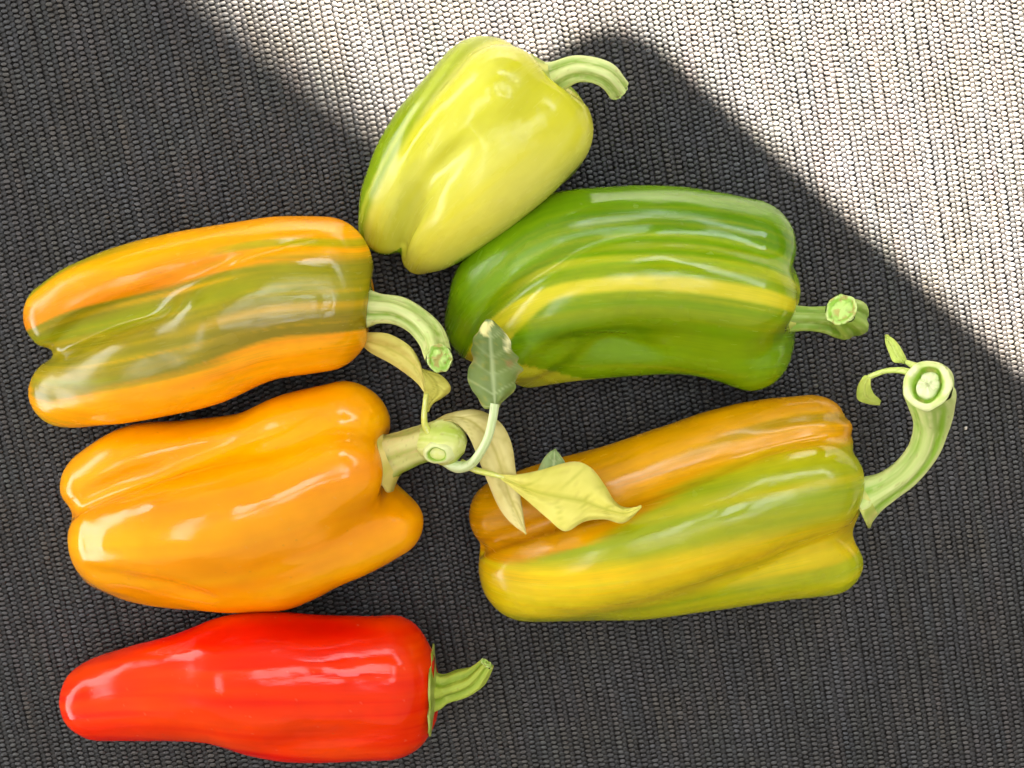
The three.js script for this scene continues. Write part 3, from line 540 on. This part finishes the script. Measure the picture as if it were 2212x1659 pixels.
  { // narrow twisted leaf
    const L1 = [[768, 722, 22], [796, 718, 25], [839, 721, 28], [880, 743, 30], [900, 767, 31], [912, 797, 32], [919, 836, 33], [921, 856, 33]];
    const R1 = [[770, 730, 21], [796, 759, 23], [843, 785, 26], [880, 810, 29], [902, 829, 31], [912, 842, 32], [917, 850, 33], [920, 857, 33]];
    const L2 = [[912, 796, 32], [949, 808, 30], [970, 828, 29], [972, 846, 29], [952, 862, 30], [936, 872, 31], [926, 890, 32]], R2 = [[909, 800, 32], [913, 820, 33], [916, 835, 33], [918, 850, 33.5], [919, 862, 33.5], [919, 875, 34], [920, 890, 34]];
    const g = mergeGeometries([leafGeo(L1, between(L1, R1), R1, { a: lin(212, 204, 108), b: lin(198, 188, 88), vein: lin(184, 180, 70), seed: 12, bulge: 1.2, veins: 4 }), leafGeo(L2, between(L2, R2), R2, { a: lin(216, 210, 100), b: lin(200, 194, 80), vein: lin(188, 184, 74), seed: 15, bulge: 0.8, veins: 3 })]);
    part('leaf', g, leafMat, th, 'narrow twisted yellow leaf beside the neighbouring stem');
  }
  { // torn grey green leaf
    const Lf = [[1056, 884, 36], [1042, 878, 35], [1018, 838, 33.5], [1012, 803, 33], [1022, 776, 34], [1019, 744, 34.5], [1030, 714, 35.5], [1050, 690, 36]];
    const Mf = [[1069, 880, 37], [1069, 866, 36.5], [1067, 836, 35.5], [1064, 806, 35], [1062, 778, 35.5], [1060, 748, 36], [1058, 718, 36.5], [1056, 690, 37]];
    const Rf = [[1078, 882, 36], [1091, 862, 35], [1112, 838, 34.5], [1128, 812, 34.5], [1124, 784, 35.5], [1103, 756, 37], [1098, 732, 37], [1066, 692, 37]];
    part('leaf', leafGeo(Lf, Mf, Rf, { a: lin(112, 132, 60), b: lin(88, 112, 50), vein: lin(172, 186, 130), seed: 21, bulge: 1.4, veins: 5, jag: 0.16,
      spots: (c, v, w, px, py, fn) => { const g1 = Math.hypot(px - 1050, (py - 706) * 0.7), g2 = Math.hypot((px - 1097) * 1.3, (py - 740) * 0.55), g3 = Math.hypot(px - 1100, py - 783); c = mixc(c, lin(232, 224, 150), 1 - step(9, 15, g1 + fn * 6)); c = mixc(c, lin(225, 222, 160), 1 - step(7, 13, g2 + fn * 5)); c = mixc(c, lin(150, 120, 70), 0.8 * (1 - step(5, 10, g3 + fn * 4))); return mixc(c, lin(135, 152, 96), 0.5 * Math.max(0, fn)); } }), leafMat, th, 'dark grey green leaf with torn pale patches');
  }
  { // small leaf showing behind the yellow one
    const Lf = [[1160, 1020, 31], [1172, 994, 31], [1186, 977, 32], [1198, 970, 32]], Rf = [[1225, 1022, 32], [1222, 1002, 32], [1210, 982, 32], [1199, 970, 32]];
    part('leaf', leafGeo(Lf, between(Lf, Rf), Rf, { a: lin(150, 172, 110), b: lin(118, 146, 80), vein: lin(180, 196, 140), seed: 27, bulge: 1, n: 16, veins: 3 }), leafMat, th, 'small green leaf tip behind the yellow leaf');
  }
  calyx(t, th, 0.0080, { seed: 5, back: 0.0, a: lin(215, 200, 110), b: lin(190, 180, 80) });
}
{ // green and yellow, right
  const th = thing('sweet_pepper', 'pepper ripening from green to yellow and orange, with hooked stem, right of leaves', 'pepper', P(1450, 1120), GROUP);
  pepperBody({
    note: 'ripening', streaky: true, gloss: 0.9, rough: 0.4, seed: 67, k: 2.5, bump: 0.255,
    lobes: [
      { pts: [[1740, 1090, 16, 125], [1500, 1140, 15, 125], [1250, 1190, 14, 110], [1140, 1200, 12, 95]] },
      { pts: [[1752, 942, 19, 90], [1600, 962, 20, 90], [1450, 1006, 20, 88], [1300, 1056, 19, 88], [1160, 1092, 17, 84], [1092, 1112, 14, 79]], k: 2.5 },
      { pts: [[1758, 1052, 27, 110], [1610, 1095, 28, 120], [1450, 1155, 28, 120], [1300, 1200, 26, 115], [1170, 1226, 20, 107], [1144, 1230, 18, 106]], k: 2.5 },
      { pts: [[1790, 1212, 16, 74], [1650, 1208, 18, 93], [1500, 1222, 18, 102], [1350, 1238, 17, 103], [1210, 1240, 15, 96], [1140, 1236, 14, 90]], k: 5 },
    ],
    cuts: [{ pts: [[1900, 1090, 24, 40], [1865, 1085, 24, 22]], k: 8 }],
    creases: [{ pts: [[1040, 1187, 2.6, 26], [1085, 1166, 3, 32], [1200, 1130, 2.4, 36], [1330, 1092, 2, 36], [1450, 1052, 1.6, 34], [1560, 1010, 1.4, 34], [1680, 962, 1.2, 32], [1800, 938, 1, 30], [1846, 940, 1, 26]] }, { pts: [[1866, 1150, 1.6, 36], [1830, 1160, 1.4, 40], [1760, 1178, 0.8, 42], [1640, 1205, 0.2, 40]], soft: true }, { pts: [[1640, 915, 0.2, 20], [1720, 895, 0.8, 20], [1800, 890, 0.9, 20], [1842, 900, 0.6, 18]], soft: true }],
    axis: [[1030, 1190, 14, 110], [1150, 1190, 15, 150], [1350, 1150, 16, 195], [1550, 1105, 18, 210], [1750, 1070, 18, 215], [1860, 1060, 18, 190]],
    color: (t, s, x, y, z) => {
      const f = streak(t, s, 6, 9, 1.6), f2 = streak(t, s, 16, 4, 1.2), f3 = streak(t, s, 26, 22, 2.4);
      const up = -0.03 - 0.6 * step(0.02, 0.75, t) + 0.07 * f2 + 0.04 * f3;
      let c = mixc(C.brn, lin(234, 166, 2), Math.min(1, Math.max(0, 0.4 + 0.8 * f)));
      c = mixc(c, C.olive, 0.55 * band(s, up - 0.3 + 0.04 * f, up - 0.18, 0.05) * step(0.45, 0.7, t));
      let g = mixc(lin(150, 164, 22), lin(184, 174, 16), Math.min(1, Math.max(0, 0.3 + 0.8 * f)));
      let ye = mixc(lin(230, 190, 4), lin(232, 206, 24), Math.min(1, Math.max(0, 0.5 + f))); ye = mixc(ye, lin(206, 184, 12), Math.max(0, f2 * 0.8));
      let dg = mixc(lin(154, 166, 8), lin(192, 184, 14), Math.min(1, Math.max(0, 0.4 + 0.9 * f + 0.4 * f3)));
      let b = mixc(g, ye, step(-0.06 + 0.1 * f2, 0.2 + 0.1 * f2 + 0.06 * f3, s + 0.1 * step(0.45, 0.2, t))); b = mixc(b, dg, step(0.55, 0.72, s + 0.06 * f - 0.22 * step(0.5, 0.1, t)));
      b = mixc(b, mixc(lin(215, 175, 10), ye, 0.4), step(0.22, 0.02, t + 0.05 * f) * 0.8);
      return mixc(c, b, step(up - 0.06, up + 0.06, s));
    },
  }, th);
  const t = tube([[1852, 1082, 26.6, 56], [1880, 1068, 27, 42], [1915, 1050, 28, 33], [1958, 1018, 29, 32], [1996, 969, 31, 33], [2013, 915, 34, 37], [2014, 874, 38, 47], [2010, 842, 42, 55], [2004, 832, 46, 52]], { ribs: 5, depth: 0.08, phase: 0.2, seed: 29, a: lin(200, 215, 130), b: lin(140, 180, 50), pale: 0.1 });
  const st = part('stem', t.g, stemMat, th);
  { // cut face: thick pale rim, deep green ring, torn pith
    const r = t.r, prof = [[1.0, -0.1], [1.02, 0.03], [0.93, 0.13], [0.78, 0.12], [0.66, 0.0], [0.61, -0.18], [0.53, -0.2], [0.48, -0.02], [0.32, 0.07], [0.14, 0.03], [0, 0.06]].map(([a, b]) => [a * r, b * r]);
    part('cut_end', spun(t.end, t.dir, t.N, t.B, prof, (u, f) => { const k = noise(Math.cos(f) * 3 + 5, Math.sin(f) * 3, u * 4); return u < 0.36 ? mixc(lin(226, 232, 170), lin(190, 212, 110), Math.max(0, k)) : u < 0.62 ? mixc(lin(130, 170, 40), lin(176, 180, 90), Math.max(0, -k * 1.4)) : mixc(lin(225, 232, 180), lin(200, 218, 140), Math.max(0, k)); },
      (a, h, f, u) => [a * (1 + (u > 0.35 ? 0.16 : 0.03) * Math.cos(2 * f + 0.4) + (u > 0.62 ? 0.16 : 0.06) * noise(Math.cos(f) * 2.6, Math.sin(f) * 2.6, 4 + u)), h + r * (0.1 * noise(Math.cos(f) * 4, Math.sin(f) * 4, u * 9) + 0.08 * noise(Math.cos(f) * 2 * a / r, Math.sin(f) * 2 * a / r, 3))]), stemMat, st);
  }
  const gl = { a: lin(196, 212, 100), b: lin(168, 190, 76), vein: lin(206, 220, 120), n: 20, bulge: 0.8, veins: 4 };
  const A1 = [[1962, 786, 39], [1956, 770, 39], [1940, 742, 38], [1922, 726, 37], [1913, 724, 37]], B1 = [[1950, 784, 39], [1930, 782, 39], [1920, 762, 38], [1912, 740, 37], [1912, 725, 37]];
  part('leaflet', leafGeo(A1, between(A1, B1), B1, { ...gl, seed: 31 }), leafMat, th);
  const A2 = [[1880, 812, 39], [1866, 812, 38], [1852, 836, 35], [1852, 862, 32], [1872, 872, 31], [1900, 876, 31]], B2 = [[1884, 815, 39], [1880, 822, 39], [1882, 838, 37], [1888, 852, 35], [1898, 860, 34], [1903, 866, 33]];
  part('leaflet', leafGeo(A2, between(A2, B2), B2, { ...gl, seed: 35 }), leafMat, th);
  const ls = { depth: 0.04, ribs: 3, m: 14, n: 20, a: lin(205, 222, 120), b: lin(180, 200, 90) };
  part('leaf_stalk', tube([[1968, 806, 42, 9], [1945, 800, 41, 7], [1915, 801, 40, 6], [1892, 808, 39.5, 6], [1878, 814, 39, 6]], { ...ls, seed: 45 }).g, stemMat, st);
  part('leaf_stalk', tube([[1984, 796, 42, 13], [1972, 789, 41, 8], [1958, 782, 39.5, 5]], { ...ls, seed: 47 }).g, stemMat, st);
  calyx(t, th, 0.0066, { seed: 4, back: 0.02 });
}
{ // red
  const th = thing('sweet_pepper', 'glossy red tapering pepper with a short green stem, lowest on the left', 'pepper', P(540, 1480), GROUP);
  pepperBody({
    note: 'red', gloss: 0.6, rough: 0.26, seed: 83, k: 6, bump: 0.35,
    lobes: [
      { pts: [[830, 1480, 15, 120], [650, 1482, 15, 120], [450, 1490, 14, 98], [260, 1505, 11, 74]] },
      { pts: [[838, 1418, 22, 88], [700, 1428, 22, 97], [540, 1432, 22, 107], [400, 1464, 20, 98], [285, 1484, 16, 84], [208, 1510, 12, 71]], k: 6 },
      { pts: [[838, 1550, 20, 88], [700, 1552, 20, 90], [585, 1545, 20, 92], [460, 1508, 18, 82], [320, 1508, 14, 75], [222, 1514, 11, 64]], k: 7 },
      { pts: [[840, 1482, 25, 82], [680, 1480, 26, 86], [520, 1480, 25, 84]], k: 9 },
    ],
    cuts: [{ pts: [[960, 1490, 22, 30], [930, 1488, 22, 16]], k: 6 }],
    creases: [{ pts: [[190, 1500, 0.6, 30], [300, 1480, 0.7, 36], [420, 1450, 0.3, 34]], soft: true }, { pts: [[560, 1630, 0.4, 40], [650, 1600, 1.1, 44], [760, 1590, 0.3, 40]], soft: true }, { pts: [[620, 1345, 0.5, 40], [700, 1350, 1.0, 40], [760, 1345, 0.4, 40]], soft: true }],
    axis: [[150, 1520, 12, 80], [300, 1490, 15, 110], [500, 1480, 17, 140], [700, 1484, 18, 155], [920, 1486, 18, 145]],
    color: (t, s, x, y, z) => {
      const f = streak(t, s, 4, 7, 1.6), n = noise(x * 0.07, y * 0.07, z * 0.07 + 20);
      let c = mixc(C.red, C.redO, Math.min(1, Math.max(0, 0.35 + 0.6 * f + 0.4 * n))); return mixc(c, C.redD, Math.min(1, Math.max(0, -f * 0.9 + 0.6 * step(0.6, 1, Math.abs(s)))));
    },
  }, th);
  const t = tube([[935, 1491, 21.6, 50], [946, 1491, 21.6, 40], [964, 1487, 21.6, 30], [997, 1477, 22, 30], [1026, 1464, 23, 25], [1052, 1434, 24, 15]], { ribs: 6, depth: 0.13, phase: 1.3, seed: 59, a: lin(172, 190, 70), b: lin(120, 148, 20), c: lin(190, 200, 90) });
  const st = part('stem', t.g, stemMat, th); cutEnd(t, st, { seed: 21 });
  calyx(t, th, 0.0102, { seed: 6, back: 0.01, rise: 0.0008, points: 9, a: lin(170, 185, 90), b: lin(130, 150, 40) });
}

{ // a crumb
  const g = new THREE.IcosahedronGeometry(0.00042, 2), a = g.attributes.position; for (let i = 0; i < a.count; i++) { const k = 1 + 0.35 * noise(a.getX(i) * 4000, a.getY(i) * 4000, a.getZ(i) * 4000); a.setXYZ(i, a.getX(i) * k, a.getY(i) * k * 0.8, a.getZ(i) * k); } g.computeVertexNormals();
  const c = new THREE.Mesh(g, new THREE.MeshStandardMaterial({ color: new THREE.Color().setRGB(0.55, 0.5, 0.42), roughness: 0.9 })); c.name = 'crumb'; c.position.copy(P(2086, 925, 0.7)); c.castShadow = c.receiveShadow = true;
  c.userData = { label: 'tiny pale crumb on the dark cloth right of the hooked stem', category: 'crumb' }; scene.add(c);
}
renderer.render(scene, camera);
